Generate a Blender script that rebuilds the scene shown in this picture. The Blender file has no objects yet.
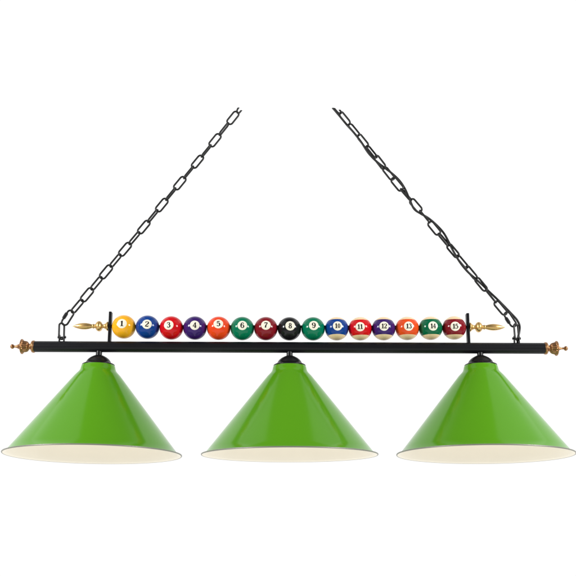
import bpy, bmesh, math, random
from mathutils import Vector, Matrix
random.seed(4)
sc = bpy.context.scene
col = sc.collection
V = Vector
PI = math.pi

# ------------------------------------------------------------------ camera
F = 850.0            # focal length in photo pixels (photo is 576 wide)
PITCH = math.radians(12)
CY = 348.0           # photo row of the optical axis
D = 1.7
ZC = 1.5
CAM = V((0, -D, ZC))
FW = V((0, math.cos(PITCH), math.sin(PITCH)))
UP = V((0, -math.sin(PITCH), math.cos(PITCH)))
cd = bpy.data.cameras.new('camera')
cd.sensor_width = 36.0
cd.lens = F / 576 * 36
cd.shift_y = (CY - 288) / 576
cd.clip_start = 0.05
cd.clip_end = 200
cam = bpy.data.objects.new('camera', cd)
cam.location = CAM
cam.rotation_euler = (PI / 2 + PITCH, 0, 0)
col.objects.link(cam)
sc.camera = cam


def P(u, v, y=0.0):
    """A measured point on the hanging plane of the lamp (world y = 0)."""
    d = FW + V((1, 0, 0)) * ((u - 288) / F) - UP * ((v - CY) / F)
    return CAM + d * ((y + D) / d.y)


def S(v):
    """metres per measured unit at height v on that plane."""
    return (P(289, v) - P(288, v)).length


# ------------------------------------------------------------------ materials
def mat(name, base, rough=0.4, metal=0.0, spec=0.5, coat=0.0, coat_rough=0.05, bump=0.0, bump_scale=300,
        var=0.0, var_scale=40, rvar=0.0):
    m = bpy.data.materials.new(name)
    m.use_nodes = True
    nt = m.node_tree
    b = nt.nodes['Principled BSDF']
    b.inputs['Base Color'].default_value = (*base, 1)
    b.inputs['Roughness'].default_value = rough
    b.inputs['Metallic'].default_value = metal
    b.inputs['Specular IOR Level'].default_value = spec
    b.inputs['Coat Weight'].default_value = coat
    b.inputs['Coat Roughness'].default_value = coat_rough
    tc = nt.nodes.new('ShaderNodeTexCoord')

    def noise(scale, detail=4):
        n = nt.nodes.new('ShaderNodeTexNoise')
        n.inputs['Scale'].default_value = scale
        n.inputs['Detail'].default_value = detail
        nt.links.new(tc.outputs['Object'], n.inputs['Vector'])
        return n
    if bump:
        n = noise(bump_scale)
        bp = nt.nodes.new('ShaderNodeBump')
        bp.inputs['Strength'].default_value = bump
        bp.inputs['Distance'].default_value = 0.001
        nt.links.new(n.outputs['Fac'], bp.inputs['Height'])
        nt.links.new(bp.outputs['Normal'], b.inputs['Normal'])
    if var:
        n = noise(var_scale)
        mx = nt.nodes.new('ShaderNodeMixRGB')
        mx.blend_type = 'MIX'
        mx.inputs[1].default_value = (*[c * (1 - var) for c in base], 1)
        mx.inputs[2].default_value = (*[min(1, c * (1 + var)) for c in base], 1)
        nt.links.new(n.outputs['Fac'], mx.inputs[0])
        nt.links.new(mx.outputs[0], b.inputs['Base Color'])
    if rvar:
        n = noise(var_scale * 0.6)
        mr = nt.nodes.new('ShaderNodeMapRange')
        mr.inputs['To Min'].default_value = max(0, rough - rvar)
        mr.inputs['To Max'].default_value = rough + rvar
        nt.links.new(n.outputs['Fac'], mr.inputs['Value'])
        nt.links.new(mr.outputs['Result'], b.inputs['Roughness'])
    return m


M_green = mat('green_enamel', (0.088, 0.30, 0.005), rough=0.15, spec=0.36, coat=0.0, coat_rough=0.15, bump=0.006, bump_scale=40,
              var=0.03, var_scale=15, rvar=0.04)
M_lining = mat('cream_enamel', (0.92, 0.86, 0.71), rough=0.45, spec=0.3, bump=0.01, bump_scale=80, var=0.03, var_scale=20)
M_rim = mat('rim_steel', (0.26, 0.26, 0.215), rough=0.4, metal=0.5)
M_black = mat('satin_black_metal', (0.005, 0.005, 0.007), rough=0.38, spec=0.24, bump=0.06, bump_scale=900, rvar=0.06)
M_dark = mat('dark_black_metal', (0.006, 0.006, 0.007), rough=0.36, spec=0.32, bump=0.05, bump_scale=700)
M_chain = mat('blackened_steel', (0.013, 0.013, 0.013), rough=0.38, metal=0.1, spec=0.4, bump=0.03, bump_scale=300, var=0.3, var_scale=120)
M_cord = mat('black_cord', (0.011, 0.011, 0.011), rough=0.5, spec=0.4)
M_brass = mat('polished_brass', (0.72, 0.47, 0.18), rough=0.38, metal=1.0, var=0.18, var_scale=150, rvar=0.08)
M_copper = mat('antique_copper', (0.37, 0.19, 0.088), rough=0.40, metal=1.0, var=0.3, var_scale=200, rvar=0.1)
M_disc = mat('number_disc_ivory', (0.84, 0.80, 0.66), rough=0.2, spec=0.4)
M_ink = mat('number_ink', (0.012, 0.011, 0.010), rough=0.25, spec=0.4)
IVORY = (0.86, 0.65, 0.38)


def ball_mat(name, base):
    return mat(name, base, rough=0.12, spec=0.26, var=0.06, var_scale=60)


def stripe_mat(name, base, R, half):
    m = ball_mat(name, base)
    nt = m.node_tree
    b = nt.nodes['Principled BSDF']
    src = b.inputs['Base Color'].links[0].from_socket
    tc = [n for n in nt.nodes if n.type == 'TEX_COORD'][0]
    sx = nt.nodes.new('ShaderNodeSeparateXYZ')
    nt.links.new(tc.outputs['Object'], sx.inputs[0])
    ab = nt.nodes.new('ShaderNodeMath'); ab.operation = 'ABSOLUTE'
    nt.links.new(sx.outputs['Z'], ab.inputs[0])
    mr = nt.nodes.new('ShaderNodeMapRange')
    mr.inputs['From Min'].default_value = R * (math.sin(half) - 0.012)
    mr.inputs['From Max'].default_value = R * (math.sin(half) + 0.012)
    nt.links.new(ab.outputs[0], mr.inputs['Value'])
    mx = nt.nodes.new('ShaderNodeMixRGB')
    nt.links.new(mr.outputs['Result'], mx.inputs[0])
    nt.links.new(src, mx.inputs[1])
    mx.inputs[2].default_value = (*IVORY, 1)
    nt.links.new(mx.outputs[0], b.inputs['Base Color'])
    return m


# ------------------------------------------------------------------ helpers
def tag(o, label=None, cat=None, group=None, kind=None):
    if label: o['label'] = label
    if cat: o['category'] = cat
    if group: o['group'] = group
    if kind: o['kind'] = kind
    return o


def empty(name, loc):
    o = bpy.data.objects.new(name, None)
    o.location = loc
    o.empty_display_size = 0.05
    col.objects.link(o)
    return o


def parent_keep(o, p):
    if p is not None:
        o.parent = p
        inv = Matrix.Identity(4)
        q = p
        chain = []
        while q is not None:
            chain.append(q)
            q = q.parent
        w = Matrix.Identity(4)
        for q in reversed(chain):
            w = w @ q.matrix_parent_inverse @ q.matrix_basis
        o.matrix_parent_inverse = w.inverted()


def link(name, bm, m, parent=None, smooth=True, origin=None, auto=None):
    """Link a bmesh built in world coordinates as one mesh object with its origin at `origin`."""
    me = bpy.data.meshes.new(name)
    if origin is not None:
        bmesh.ops.translate(bm, verts=bm.verts, vec=-V(origin))
    bmesh.ops.recalc_face_normals(bm, faces=bm.faces)
    for f in bm.faces:
        f.smooth = smooth
    if auto:
        for e in bm.edges:
            if len(e.link_faces) == 2 and e.calc_face_angle(0) > auto:
                e.smooth = False
    bm.to_mesh(me)
    bm.free()
    me.materials.append(m)
    o = bpy.data.objects.new(name, me)
    col.objects.link(o)
    if origin is not None:
        o.location = origin
    parent_keep(o, parent)
    return o


def frame(axis):
    a = V(axis).normalized()
    h = V((0, 0, 1)) if abs(a.z) < 0.9 else V((1, 0, 0))
    e1 = a.cross(h).normalized()
    e2 = a.cross(e1).normalized()
    return a, e1, e2


def lathe(bm, prof, origin, axis, segs=64, flute=None, caps=True):
    """prof: (t along axis, r). flute = (i0, i1, n, depth) modulates the radius of rows i0..i1."""
    a, e1, e2 = frame(axis)
    rows = []
    for i, (t, r) in enumerate(prof):
        row = []
        for k in range(segs):
            ph = 2 * PI * k / segs
            rr = r
            if flute and flute[0] <= i <= flute[1]:
                rr = r * (1 - flute[3] * (0.5 + 0.5 * math.cos(flute[2] * ph)) ** 2)
            row.append(bm.verts.new(V(origin) + a * t + (e1 * math.cos(ph) + e2 * math.sin(ph)) * rr))
        rows.append(row)
    for A, B in zip(rows, rows[1:]):
        for k in range(segs):
            bm.faces.new((A[k], A[(k + 1) % segs], B[(k + 1) % segs], B[k]))
    if caps:
        for row in (rows[0], rows[-1]):
            bm.faces.new(row)
    return bm


def spline(pts, n=8):
    """Catmull-Rom through points (tuples or Vectors)."""
    pts = [V(p) for p in pts]
    out = []
    for i in range(len(pts) - 1):
        p0 = pts[max(i - 1, 0)]; p1 = pts[i]; p2 = pts[i + 1]; p3 = pts[min(i + 2, len(pts) - 1)]
        for k in range(n):
            t = k / n
            out.append(0.5 * ((2 * p1) + (p2 - p0) * t + (2 * p0 - 5 * p1 + 4 * p2 - p3) * t * t + (3 * p1 - p0 - 3 * p2 + p3) * t ** 3))
    out.append(pts[-1])
    return out


def smooth_profile(pts, n=6):
    return [(p.x, max(p.y, 0.00005)) for p in spline([(a, b, 0) for a, b in pts], n)]


def tube(bm, path, r, segs=12, closed=False):
    n = len(path)
    rows = []
    prev = None
    for i, p in enumerate(path):
        if closed:
            d = path[(i + 1) % n] - path[i - 1]
        else:
            d = path[min(i + 1, n - 1)] - path[max(i - 1, 0)]
        d.normalize()
        if prev is None:
            h = V((0, 1, 0)) if abs(d.y) < 0.9 else V((0, 0, 1))
            prev = (h - d * h.dot(d)).normalized()
        e1 = (prev - d * prev.dot(d)).normalized()
        prev = e1
        e2 = d.cross(e1)
        rr = r[i] if isinstance(r, (list, tuple)) else r
        rows.append([bm.verts.new(p + (e1 * math.cos(2 * PI * k / segs) + e2 * math.sin(2 * PI * k / segs)) * rr) for k in range(segs)])
    m = n if closed else n - 1
    for i in range(m):
        A, B = rows[i], rows[(i + 1) % n]
        for k in range(segs):
            bm.faces.new((A[k], A[(k + 1) % segs], B[(k + 1) % segs], B[k]))
    if not closed:
        bm.faces.new(rows[0]); bm.faces.new(rows[-1])
    return bm


def box(bm, c, ex, ey, ez, hx, hy, hz, bevel=0.0):
    M = Matrix((ex, ey, ez)).transposed()
    r = bmesh.ops.create_cube(bm, size=2)
    for v in r['verts']:
        v.co = V(c) + M @ V((v.co.x * hx, v.co.y * hy, v.co.z * hz))
    if bevel:
        es = list({e for v in r['verts'] for e in v.link_edges})
        bmesh.ops.bevel(bm, geom=es, offset=bevel, segments=2, affect='EDGES', profile=0.5)
    return bm


X, Y, Z = V((1, 0, 0)), V((0, 1, 0)), V((0, 0, 1))

# ------------------------------------------------------------------ the lamp
s0 = S(347)
bar_l, bar_r = P(34.3, 346.6), P(544.7, 348.4)
bar_dir = (bar_r - bar_l).normalized()
bar_len = (bar_r - bar_l).length


def bar_pt(u):
    """Point on the axis of the bar that shows at column u."""
    x = P(u, 347.5).x
    return bar_l + (bar_r - bar_l) * ((x - bar_l.x) / (bar_r.x - bar_l.x))


RB = 5.5 * s0
lamp = tag(empty('billiard_lamp', bar_pt(288) - Z * RB), 'black bar billiard lamp with three green cone shades hanging in a row',
           'pendant lamp')

bm = bmesh.new()
lathe(bm, [(0, RB * 0.9), (RB * 0.12, RB), (bar_len - RB * 0.12, RB), (bar_len, RB * 0.9)], bar_l, bar_dir, 64)
link('bar', bm, M_black, lamp, auto=math.radians(35), origin=bar_l)

# --- end finials, antique copper (t measured outwards from the bar end)
def finial(end, out, prof, flute):
    k = s0
    bm = bmesh.new()
    lathe(bm, [(t * k, max(r * k, 0.0001)) for t, r in prof], end, out, 72, flute=flute)
    return link('finial', bm, M_copper, lamp, auto=math.radians(50), origin=end)

bell = [(-.6, 5.2), (-.3, 5.9), (0.2, 6.15), (1.2, 6.15), (2.0, 5.9), (2.5, 5.2), (2.8, 3.9), (3.4, 3.0), (4.3, 2.7), (5.2, 3.0), (5.9, 4.0),
        (6.6, 4.9), (7.8, 5.5), (9.2, 5.75), (10.4, 5.9), (11.1, 6.3), (11.6, 7.2), (12.1, 7.6), (12.6, 7.5), (13.0, 6.6), (13.3, 4.9),
        (14.0, 3.6), (15.5, 2.5), (17.2, 1.6), (18.8, 1.1), (19.9, 1.0)]
ballend = [(20.4, 1.5), (21.0, 2.1), (21.8, 2.4), (22.6, 2.25), (23.3, 1.7), (23.8, 0.9), (24.0, 0.2)]
finial(bar_l, -bar_dir, bell + ballend, (9, 15, 14, 0.13))
bell_r = [(-.6, 5.2), (-.3, 5.9), (0.2, 6.15), (1.4, 6.15), (2.1, 5.9), (2.6, 5.0), (3.1, 3.6), (3.9, 2.9), (4.7, 2.9), (5.3, 3.6), (6.0, 4.6),
          (7.2, 5.4), (8.8, 5.9), (10.0, 6.2), (10.7, 6.7), (11.2, 7.4), (11.7, 7.5), (12.2, 7.3), (12.6, 6.2), (12.9, 3.0),
          (13.4, 2.0), (14.6, 1.8), (15.6, 1.4), (16.6, 1.0), (18.8, 1.0)]
ballend_r = [(19.4, 1.2), (19.9, 1.9), (20.6, 2.35), (21.6, 2.3), (22.4, 1.7), (22.9, 0.9), (23.0, 0.2)]
finial(bar_r, bar_dir, bell_r + ballend_r, (9, 14, 14, 0.13))

# --- upright posts of the ball rack (flat black strips)
ax_l, ax_r = P(110, 326.3), P(468, 327.2)          # rack axis
rack_dir = (ax_r - ax_l).normalized()
def post(u_mid, v_top):
    top = P(u_mid, v_top)
    x = top.x
    zb = bar_pt(u_mid).z + RB * 0.6
    c = V((x, 0, (top.z + zb) / 2))
    bm = bmesh.new()
    box(bm, c, X, Y, Z, 1.35 * s0, 3.2 * s0, (top.z - zb) / 2, bevel=0.35 * s0)
    return link('bracket_post', bm, M_black, lamp, auto=math.radians(40), origin=V((x, 0, zb)))
post(110.8, 312.2)
post(467.2, 313.8)

# --- rod the balls are threaded on
bm = bmesh.new()
lathe(bm, [(0, 1.5 * s0), ((ax_r - ax_l).length, 1.5 * s0)], ax_l, rack_dir, 20)
link('rod', bm, M_dark, lamp, auto=math.radians(35), origin=ax_l)

# --- brass spindles outside the posts
def spindle(start, out, prof):
    bm = bmesh.new()
    lathe(bm, [(t * s0, r * s0) for t, r in smooth_profile(prof, 4)], start, out, 48)
    return link('spindle', bm, M_brass, lamp, auto=math.radians(60), origin=start)

sp_prof = [(0.0, 4.5), (0.8, 4.75), (1.6, 4.2), (2.6, 3.1), (4.0, 2.3), (5.2, 1.8), (6.0, 2.5), (7.0, 4.1), (8.2, 5.05), (9.3, 5.2),
           (10.4, 4.9), (11.6, 3.9), (12.6, 2.4), (13.4, 1.9), (14.2, 2.3), (15.0, 2.35), (15.7, 1.8), (16.5, 2.0), (19.0, 2.75), (22.5, 3.25),
           (26.0, 3.15), (29.0, 2.6), (31.5, 1.75), (33.5, 0.85), (35.0, 0.15)]
spindle(V((ax_l.x - 1.5 * s0, 0, ax_l.z)), -rack_dir, [(t * 1.03, r) for t, r in sp_prof])
spindle(V((P(469.2, 327).x, 0, ax_r.z)), rack_dir, [(t * 1.03, r) for t, r in sp_prof])

# --- lamp holders (stem + black dome) and shades
def shade_unit(u, v_brim, tilt_x, tilt_y, fit=1.0):
    p = P(u, v_brim)                                   # axis point at the brim
    k = S(v_brim)
    zb = bar_pt(u).z
    # stem with threads
    bm = bmesh.new()
    z0, z1 = p.z + 7.0 * k, zb - RB * 0.6
    prof = []
    n = 14
    for i in range(n + 1):
        t = z0 + (z1 - z0) * i / n
        prof.append((t - z0, (3.25 if i % 2 else 2.85) * k))
    lathe(bm, prof, V((p.x, 0, z0)), Z, 32)
    holder_b = bmesh.new()
    dome = [(-3.2, 15.2), (-2.6, 16.0), (-2.0, 16.1), (-1.5, 15.8), (-0.9, 14.6), (-0.1, 12.9), (0.8, 12.2), (2.2, 11.5), (3.8, 10.2), (5.4, 8.3),
            (6.7, 6.0), (7.5, 4.4), (7.9, 3.0)]
    lathe(holder_b, [(t * k, r * k) for t, r in dome], p, Z, 72)
    h = link('lamp_holder', holder_b, M_dark, lamp, auto=math.radians(50), origin=p)
    link('stem', bm, M_dark, h, origin=V((p.x, 0, z0)))
    # shade: collar, shoulder, cone, flat lip
    dz = -P(u, 455).z + p.z                            # drop from brim to rim
    H = dz / k
    outer = [(-2.2, 14.6), (-2.4, 15.6), (-3.0, 16.3), (-4.2, 16.7), (-6.5, 17.2), (-8.2, 17.9), (-9.6, 18.9), (-11.2, 20.4), (-13.5, 22.5)]
    rc = 82.2 * fit
    n = 16
    zs, rs = outer[-1]
    for i in range(1, n + 1):
        t = i / n
        outer.append((zs + (-H + 1.6 - zs) * t, rs + (rc - rs) * t))
    outer += [(-H + 0.9, rc + 1.0), (-H + 0.35, rc + 2.4), (-H + 0.1, rc + 3.4)]
    R_ = Matrix.Translation(p) @ Matrix.Rotation(tilt_y, 4, 'Y') @ Matrix.Rotation(tilt_x, 4, 'X') @ Matrix.Translation(-p)
    bm = bmesh.new()
    lathe(bm, [(t * k, r * k) for t, r in outer], p, Z, 160, caps=False)
    bm.transform(R_)
    sh = link('shade', bm, M_green, lamp, origin=p)
    inner = []
    for i in range(1, len(outer)):
        t, r = outer[i]
        t0, r0 = outer[i - 1]
        nx, nz = (t0 - t), (r - r0)
        L = math.hypot(nx, nz)
        inner.append((t - nz / L * 0.6, r - nx / L * 0.6))
    bm = bmesh.new()
    lathe(bm, [(t * k, r * k) for t, r in inner], p, Z, 160, caps=False)
    bm.transform(R_)
    link('lining', bm, M_lining, sh, origin=p)
    bm = bmesh.new()
    path = [p + V((math.cos(2 * PI * i / 200) * (rc + 3.6) * k, math.sin(2 * PI * i / 200) * (rc + 3.6) * k, -H * k)) for i in range(200)]
    tube(bm, path, 0.66 * k, 12, closed=True)
    bm.transform(R_)
    link('rim', bm, M_rim, sh, origin=p)

shade_unit(98.5, 363.0, math.radians(-1.45), math.radians(0.1), 0.992)
shade_unit(289.6, 363.6, 0.0, 0.0)
shade_unit(480.6, 363.3, math.radians(-1.3), math.radians(0.65), 0.987)

# --- clevis lugs that hold the chains
def clevis(u, v_pin):
    base = bar_pt(u)
    zt = P(u, v_pin - 2.6).z
    zb = base.z + RB * 0.75
    bm = bmesh.new()
    for sgn in (-1, 1):
        box(bm, V((base.x + sgn * 2.3 * s0, 0, (zt + zb) / 2)), X, Y, Z, 0.6 * s0, 1.7 * s0, (zt - zb) / 2, bevel=0.3 * s0)
    o = link('hanging_lug', bm, M_dark, lamp, auto=math.radians(40), origin=V((base.x, 0, zb)))
    zp = P(u, v_pin).z
    bm = bmesh.new()
    lathe(bm, [(t * s0, r * s0) for t, r in [(-4.2, 0.9), (-3.9, 1.3), (-3.45, 1.3), (-3.4, 0.8), (3.4, 0.8), (3.45, 1.3), (3.9, 1.3), (4.2, 0.9)]],
          V((base.x, 0, zp)), X, 20)
    link('pin', bm, M_chain, o, auto=math.radians(40), origin=V((base.x, 0, zp)))
clevis(61.3, 337.3)
clevis(517.0, 338.5)

# ------------------------------------------------------------------ chains
KC = S(220)

def link_mesh(length, width, wire, bulge=False):
    """Stadium-shaped link lying in the local XY plane, long axis X."""
    hw = (width - wire) / 2
    hl = (length - wire) / 2 - hw
    path = []
    for i in range(5):
        path.append(V((-hl + 2 * hl * i / 5, -hw, 0)))
    for i in range(10):
        a = -PI / 2 + PI * i / 10
        path.append(V((hl + math.cos(a) * hw, math.sin(a) * hw, 0)))
    for i in range(5):
        path.append(V((hl - 2 * hl * i / 5, hw, 0)))
    for i in range(10):
        a = PI / 2 + PI * i / 10
        path.append(V((-hl + math.cos(a) * hw, math.sin(a) * hw, 0)))
    bm = bmesh.new()
    tube(bm, path, wire / 2, 10, closed=True)
    return bm, hl, hw


def to_mesh(name, bm, m):
    me = bpy.data.meshes.new(name)
    bmesh.ops.recalc_face_normals(bm, faces=bm.faces)
    for f in bm.faces: f.smooth = True
    bm.to_mesh(me); bm.free()
    me.materials.append(m)
    return me


def chain(name, label, centres, rolls, length, width, wire, sleeve_index, sleeve_side, base, cut_v):
    root = tag(empty(name, base), label, 'chain', 'chains holding up the lamp')
    pts = [P(u, v) for u, v in centres]
    bm, hl, hw = link_mesh(length * KC, width * KC, wire * KC)
    me = to_mesh('chain_link', bm, M_chain)
    zcut = P(288, cut_v).z
    first = None
    for i, p in enumerate(pts):
        a = pts[max(i - 1, 0)]; b = pts[min(i + 1, len(pts) - 1)]
        d = (b - a).normalized()
        if i == len(pts) - 1:
            d = V((0.03, 0, -1)).normalized()            # the last link hangs plumb on its pin
        w0 = V((-d.z, 0, d.x))
        th = math.radians(rolls[i])
        w = (w0 * math.cos(th) + Y * math.sin(th)).normalized()
        nz = d.cross(w)
        Mx = Matrix((d, w, nz)).transposed().to_4x4()
        Mx.translation = p
        top = p.z + abs(d.z) * length * KC / 2 + 0.002
        if top > zcut:                                  # the topmost link: the chain ends here, sawn off level
            b2 = bmesh.new(); b2.from_mesh(me); b2.transform(Mx)
            bmesh.ops.bisect_plane(b2, geom=b2.verts[:] + b2.edges[:] + b2.faces[:], plane_co=V((0, 0, zcut)), plane_no=Z, clear_outer=True)
            es = [e for e in b2.edges if len(e.link_faces) == 1]
            if es: bmesh.ops.holes_fill(b2, edges=es, sides=0)
            if len(b2.verts):
                link('chain_link', b2, M_chain, root, origin=p)
            continue
        if first is None:
            o = bpy.data.objects.new('chain_link', me); first = o
        else:
            o = first.copy()
        o.matrix_basis = Mx
        col.objects.link(o)
        parent_keep(o, root)
        if i == sleeve_index:
            sb = bmesh.new()
            lathe(sb, [(t * KC, r * KC) for t, r in [(-3.4, 1.0), (-3.0, 1.6), (-1.2, 1.75), (1.2, 1.75), (3.0, 1.6), (3.4, 1.0)]],
                  p + w * (hw * sleeve_side) - d * 0.4 * KC, d, 6)
            link('sleeve', sb, M_dark, o, smooth=False, origin=p)
    return root


face = [(232.9, 117.9), (215.0, 140.3), (197.5, 161.7), (179.8, 183.2), (161.8, 205.1), (143.8, 227.1), (125.0, 249.3), (106.0, 271.9),
        (87.0, 294.8), (67.7, 317.7)]
cl, rl = [(241.8, 106.8)], [70]
edge_roll = [90, 96, 97, 94, 89, 82, 76, 70, 66]
for i, c in enumerate(face):
    cl.append(c); rl.append([8, 4, -6, 3, 5, -4, 6, 10, 6, 14][i])
    if i + 1 < len(face):
        n_ = face[i + 1]
        cl.append(((c[0] + n_[0]) / 2, (c[1] + n_[1]) / 2)); rl.append(edge_roll[i])
cl.append((61.6, 331.2)); rl.append(52)
chain('hanging_chain', 'plain open link black chain slanting up from the bar end beside ball 1', cl, rl, 17.8, 7.9, 1.9, 19, -1, P(61.3, 338), 109.2)

cr = [(335.8, 107.8), (344.8, 118.6), (353.9, 129.8), (363.0, 141.0), (371.7, 151.7), (380.0, 162.3), (388.5, 173.5), (397.2, 184.2), (406.0, 194.7),
      (415.8, 205.6), (424.8, 216.6), (434.2, 228.2), (443.6, 239.6), (453.0, 250.8), (462.2, 261.6), (471.4, 272.7), (481.0, 284.3),
      (490.8, 296.3), (500.6, 308.0), (510.3, 319.4), (516.4, 332.0)]
rr = [q - 12 for q in (50, -48, 42, -46, 55, -40, 28, -14, 66, -24, 84, 6, 62, -38, 48, -56, 30, 84, 16, 12, 48)]
chain('hanging_chain', 'twisted black chain with a cord woven through it beside striped ball 15', cr, rr, 17.9, 7.8, 1.95, 19, -1, P(517.0, 339), 109.2)

# --- power cord woven through the second chain
cp = [(332.0, 107.0, -2), (339.6, 116.0, -2), (347.0, 125.0, 2), (354.0, 132.8, 2.5), (361.5, 142.5, 0), (368.0, 152.5, -2.5), (376.0, 161.0, -2), (384.0, 167.3, 0.5),
      (392.2, 173.6, 3), (399.7, 180.9, 2.5), (405.3, 189.5, 0), (409.8, 200.0, -2), (414.2, 209.0, -2.4), (421.0, 213.8, -1), (428.5, 218.2, 1.5), (436.5, 225.0, 3),
      (443.6, 232.9, 2.5), (448.6, 241.7, 0.5), (453.5, 251.5, -2), (459.8, 262.0, -2.5), (467.0, 271.0, -2), (475.0, 278.3, 0), (482.5, 285.0, 2),
      (489.0, 291.5, 2), (496.5, 298.5, 1), (504.0, 306.0, 1), (511.0, 313.3, 1.2), (516.9, 319.8, 1.6), (519.6, 325.8, 2), (519.2, 332.0, 2.6), (517.9, 338.0, 3), (517.5, 344.0, 3)]
path = spline([P(u, v, y * KC) for u, v, y in cp], 8)
bm = bmesh.new()
tube(bm, path, 1.12 * KC, 12)
zc = P(288, 109.2).z
bmesh.ops.bisect_plane(bm, geom=bm.verts[:] + bm.edges[:] + bm.faces[:], plane_co=V((0, 0, zc)), plane_no=Z, clear_outer=True)
bmesh.ops.holes_fill(bm, edges=[e for e in bm.edges if len(e.link_faces) == 1], sides=0)
tag(link('power_cord', bm, M_cord, None, origin=path[-1]), 'thin black power cord wound through the twisted chain', 'power cord')

# ------------------------------------------------------------------ billiard balls
def ellipse(cx, cy, rx, ry, w0, w1, n=26):
    """closed ring; wider at the sides (w1) than at top and bottom (w0)"""
    pts, ws = [], []
    for i in range(n + 1):
        a = 2 * PI * i / n
        pts.append((cx + rx * math.cos(a), cy + ry * math.sin(a)))
        ws.append(w0 + (w1 - w0) * abs(math.cos(a)) ** 1.3)
    return (pts, ws)

def curve(pts, ws, n=6):
    q = spline([(a, b, w) for (a, b), w in zip(pts, ws)], n)
    return ([(p.x, p.y) for p in q], [p.z for p in q])

SIX = [curve([(.20, .34), (.06, .46), (-.12, .38), (-.22, .12), (-.23, -.16), (-.14, -.40), (.03, -.46), (.19, -.36), (.235, -.16), (.15, .03), (0, .07), (-.18, -.05)],
             [.16, .11, .16, .22, .22, .15, .10, .17, .21, .14, .09, .08]),
       ([(.13, .33), (.25, .33)], [.16, .16])]
DIGIT = {
    '1': [([(.02, -.49), (.02, .49)], [.25, .25]), ([(-.24, -.45), (.28, -.45)], [.10, .10]), ([(-.22, .27), (-.06, .36), (.05, .48)], [.09, .13, .10])],
    '2': [curve([(-.25, .20), (-.20, .38), (0, .46), (.19, .37), (.23, .19), (.10, -.01), (-.10, -.2), (-.24, -.42)], [.17, .13, .10, .17, .22, .18, .13, .10]),
          ([(-.27, -.41), (.05, -.40), (.27, -.41)], [.16, .19, .16]), ([(.24, -.44), (.29, -.22)], [.09, .05])],
    '3': [curve([(-.23, .27), (-.14, .42), (.02, .46), (.17, .36), (.18, .18), (.06, .05), (-.08, .03)], [.17, .12, .10, .17, .19, .11, .08]),
          curve([(-.08, .03), (.10, .02), (.22, -.10), (.22, -.28), (.10, -.43), (-.08, -.46), (-.24, -.30)], [.08, .11, .18, .22, .14, .10, .18])],
    '4': [([(.10, -.48), (.10, .49)], [.20, .20]), ([(.10, .47), (-.29, -.17)], [.10, .10]), ([(-.33, -.2), (.32, -.2)], [.13, .13]), ([(-.07, -.455), (.27, -.455)], [.09, .09])],
    '5': [([(-.20, .41), (.23, .41)], [.18, .18]), ([(-.18, .45), (-.20, .0)], [.10, .10]),
          curve([(-.21, .02), (-.04, .13), (.14, .08), (.23, -.12), (.19, -.33), (.02, -.46), (-.14, -.43), (-.24, -.30)], [.08, .11, .17, .23, .19, .10, .12, .18])],
    '6': SIX,
    '7': [([(-.27, .40), (.27, .40)], [.19, .19]), ([(-.25, .46), (-.27, .22)], [.08, .06]), curve([(.25, .38), (.10, .12), (-.02, -.15), (-.05, -.49)], [.12, .15, .21, .25])],
    '8': [ellipse(0, .235, .155, .21, .10, .17), ellipse(0, -.225, .19, .235, .10, .20)],
    '9': [([(-a, -b) for a, b in p], w) for p, w in SIX],
    '0': [ellipse(0, 0, .19, .43, .10, .20)],
}


def subdivide(pts, ws):
    P_, W_ = [], []
    for i in range(len(pts) - 1):
        (a, b), (c, d) = pts[i], pts[i + 1]
        n = max(1, int(math.hypot(c - a, d - b) / 0.07))
        for k in range(n):
            t = k / n
            P_.append((a + (c - a) * t, b + (d - b) * t)); W_.append(ws[i] + (ws[i + 1] - ws[i]) * t)
    return P_ + [pts[-1]], W_ + [ws[-1]]


def surf(n, e1, e2, R, a, b):
    """Point on the ball at tangent-plane position (a, b), in units of the ball radius."""
    d = (n * math.sqrt(max(0.0, 1 - a * a - b * b)) + e1 * a + e2 * b).normalized()
    return d * R


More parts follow.
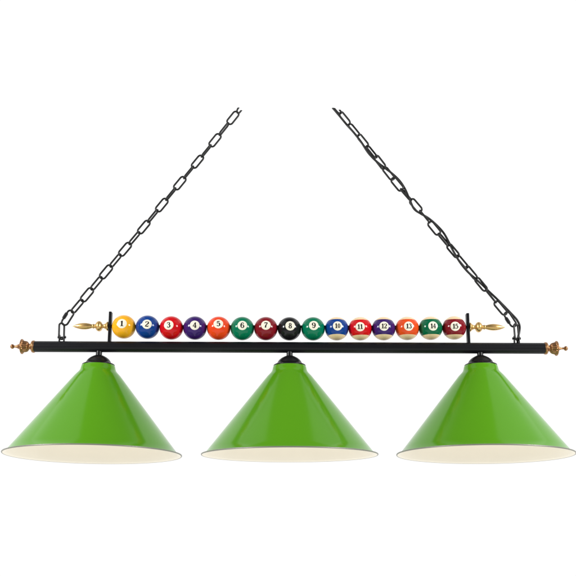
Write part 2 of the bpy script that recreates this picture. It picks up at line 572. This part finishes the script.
def make_ball(num, u, v, dx, dy, base, striped, tilt, label, group):
    c = P(u, v)
    R = 11.8 * S(v)
    view = (CAM - c).normalized()
    r_ = view.cross(Z).normalized() * -1
    if r_.x < 0: r_ = -r_
    u_ = r_.cross(-view).normalized()
    if u_.z < 0: u_ = -u_
    n = r_ * dx + u_ * (-dy) + view * math.sqrt(1 - dx * dx - dy * dy)
    zax = (Z - n * Z.dot(n)).normalized()
    zax = (Matrix.Rotation(math.radians(tilt), 3, n) @ zax).normalized()
    xax = (zax.cross(n)).normalized()        # right-hand direction seen from the front
    xax = -xax if xax.dot(r_) < 0 else xax
    yax = zax.cross(xax)
    bm = bmesh.new()
    bmesh.ops.create_uvsphere(bm, u_segments=64, v_segments=40, radius=R)
    Mx = Matrix((xax, yax, zax)).transposed().to_4x4()
    Mx.translation = c
    m = stripe_mat('ball_%s_stripe' % num, base, R, math.radians(40.5)) if striped else ball_mat('ball_%s_paint' % num, base)
    me = to_mesh('billiard_ball', bm, m)
    o = bpy.data.objects.new('billiard_ball', me)
    o.matrix_basis = Mx
    col.objects.link(o)
    tag(o, label, 'billiard ball', group)
    # ivory number disc (a thin spherical cap) and the number printed on it; local frame: front is -y
    ln, l1, l2 = V((0, -1, 0)), V((1, 0, 0)), V((0, 0, 1))
    if (Mx.to_3x3() @ ln).dot(n) < 0:
        ln = V((0, 1, 0))
    rd = 0.405 if not striped else 0.395
    bm = bmesh.new()
    rings = [[bm.verts.new(surf(ln, l1, l2, R * 1.003, 0, 0))]]
    for k in range(1, 7):
        rad = rd * k / 6
        rings.append([bm.verts.new(surf(ln, l1, l2, R * (1.003 if k < 6 else 1.0005), rad * math.cos(2 * PI * i / 48), rad * math.sin(2 * PI * i / 48))) for i in range(48)])
    for i in range(48):
        bm.faces.new((rings[0][0], rings[1][i], rings[1][(i + 1) % 48]))
    for A, B in zip(rings[1:], rings[2:]):
        for i in range(48):
            bm.faces.new((A[i], B[i], B[(i + 1) % 48], A[(i + 1) % 48]))
    dm = to_mesh('number_disc', bm, M_disc)
    d = bpy.data.objects.new('number_disc', dm); col.objects.link(d); d.parent = o
    bm = bmesh.new()
    hgt = 0.47 if len(num) == 1 else 0.41
    wid = 1.02 if len(num) == 1 else 0.92
    adv = 0.60
    lift = 1.008
    for q, ch in enumerate(num):
        ox = (q - (len(num) - 1) / 2) * adv
        for pts, ws in DIGIT[ch]:
            pts, ws = subdivide(pts, ws)
            L = []
            for i, (a, b) in enumerate(pts):
                a0, b0 = pts[max(i - 1, 0)]; a1, b1 = pts[min(i + 1, len(pts) - 1)]
                if pts[0] == pts[-1] and i in (0, len(pts) - 1):
                    a0, b0 = pts[-2]; a1, b1 = pts[1]
                tx, ty = a1 - a0, b1 - b0
                tl = math.hypot(tx, ty) or 1
                nx, ny = -ty / tl * ws[i] / 2, tx / tl * ws[i] / 2
                L.append([bm.verts.new(surf(ln, l1, l2, R * lift, (ox + a + s * nx) * hgt * wid, (b + s * ny) * hgt)) for s in (-1, 0, 1)])
            for A, B in zip(L, L[1:]):
                bm.faces.new((A[0], A[1], B[1], B[0])); bm.faces.new((A[1], A[2], B[2], B[1]))
            lift += 0.0006
    nm = to_mesh('number', bm, M_ink)
    t = bpy.data.objects.new('number', nm); col.objects.link(t); t.parent = d
    return o


YEL = (0.88, 0.42, 0.015); BLU = (0.004, 0.047, 0.25); RED = (0.60, 0.004, 0.008); PUR = (0.040, 0.011, 0.13); ORA = (0.80, 0.060, 0.010)
GRN = (0.0, 0.17, 0.080); MAR = (0.215, 0.006, 0.014); BLK = (0.010, 0.010, 0.011); ORB = (0.75, 0.075, 0.012); GRB = (0.0, 0.125, 0.050)
BALLS = [
    ('1', 123.9, 326.9, -.19, -.29, YEL, 0, 0, 'solid yellow billiard ball numbered 1'),
    ('2', 147.6, 327.2, -.07, -.27, BLU, 0, -6, 'solid blue billiard ball numbered 2'),
    ('3', 171.4, 328.0, -.25, -.26, RED, 0, 4, 'solid red billiard ball numbered 3'),
    ('4', 195.0, 328.1, -.03, -.26, PUR, 0, 0, 'solid purple billiard ball numbered 4'),
    ('5', 218.7, 328.3, -.04, -.40, ORA, 0, 3, 'solid orange billiard ball numbered 5'),
    ('6', 242.3, 328.6, .00, -.29, GRN, 0, 0, 'solid green billiard ball numbered 6'),
    ('7', 265.9, 328.7, .00, -.32, MAR, 0, -3, 'solid maroon billiard ball numbered 7'),
    ('8', 289.4, 328.9, .07, -.28, BLK, 0, 0, 'solid black billiard ball numbered 8'),
    ('9', 313.1, 328.9, .06, -.31, GRN, 0, 0, 'solid green billiard ball numbered 9'),
    ('10', 336.7, 328.8, .08, -.26, BLU, 1, 0, 'ivory billiard ball with blue stripe numbered 10'),
    ('11', 360.2, 328.8, .00, -.19, RED, 1, 1, 'ivory billiard ball with red stripe numbered 11'),
    ('12', 383.6, 328.7, .05, -.23, PUR, 1, -1, 'ivory billiard ball with purple stripe numbered 12'),
    ('13', 407.2, 328.5, .14, -.21, ORB, 1, 0, 'ivory billiard ball with orange stripe numbered 13'),
    ('14', 430.6, 328.3, .22, -.20, GRB, 1, 1, 'ivory billiard ball with green stripe numbered 14'),
    ('15', 454.1, 328.0, .11, -.15, MAR, 1, 0, 'ivory billiard ball with maroon stripe numbered 15'),
]
for num, u, v, dx, dy, base, st, tl, lab in BALLS:
    make_ball(num, u, v, dx, dy, base, bool(st), tl, lab, 'billiard balls in a row above the bar')

# ------------------------------------------------------------------ light: a white studio
w = bpy.data.worlds.new('World')
sc.world = w
w.use_nodes = True
nt = w.node_tree
bg = nt.nodes['Background']
tc = nt.nodes.new('ShaderNodeTexCoord')
sx = nt.nodes.new('ShaderNodeSeparateXYZ')
nt.links.new(tc.outputs['Generated'], sx.inputs[0])
def ramp(out, a, b, c, d):
    m = nt.nodes.new('ShaderNodeMapRange')
    m.interpolation_type = 'SMOOTHSTEP'
    for k_, v_ in zip(('From Min', 'From Max', 'To Min', 'To Max'), (a, b, c, d)):
        m.inputs[k_].default_value = v_
    nt.links.new(out, m.inputs['Value'])
    return m.outputs['Result']
back = ramp(sx.outputs['Y'], 0.15, 0.48, 0.20, 1.03)       # white cyclorama behind the lamp, dim studio in front
low_fill = ramp(sx.outputs['Z'], -0.6, -0.15, 1.2, 0.0)      # unseen glow added from below to brighten the shade linings
mx = nt.nodes.new('ShaderNodeMath'); mx.operation = 'MAXIMUM'
nt.links.new(back, mx.inputs[0]); nt.links.new(low_fill, mx.inputs[1])
nt.links.new(mx.outputs[0], bg.inputs['Color'])
bg.inputs['Strength'].default_value = 1.0


def area(name, loc, target, sx_, sy_, power, color=(1, 1, 1)):
    l = bpy.data.lights.new(name, 'AREA')
    l.shape = 'RECTANGLE'
    l.size, l.size_y = sx_, sy_
    l.energy = power
    l.color = color
    o = bpy.data.objects.new(name, l)
    o.location = loc
    d = (V(target) - V(loc)).normalized()
    o.rotation_euler = d.to_track_quat('-Z', 'Y').to_euler()
    col.objects.link(o)
    return o

T = V((0, 0, 1.75))
area('overhead_softbox', (-2.1, -0.1, 3.8), (-1.7, 0, 1.75), 2.6, 2.4, 13.5)
area('overhead_softbox', (2.1, -0.1, 3.8), (1.7, 0, 1.75), 2.6, 2.4, 13.5)
area('side_softbox', (-1.75, -1.05, 2.35), T, 0.50, 0.50, 34)
area('side_softbox', (1.75, -1.05, 2.35), T, 0.50, 0.50, 34)

# ------------------------------------------------------------------ render settings
sc.view_settings.view_transform = 'Standard'
sc.view_settings.look = 'None'
sc.view_settings.exposure = 0
sc.view_settings.gamma = 1
sc.cycles.max_bounces = 8
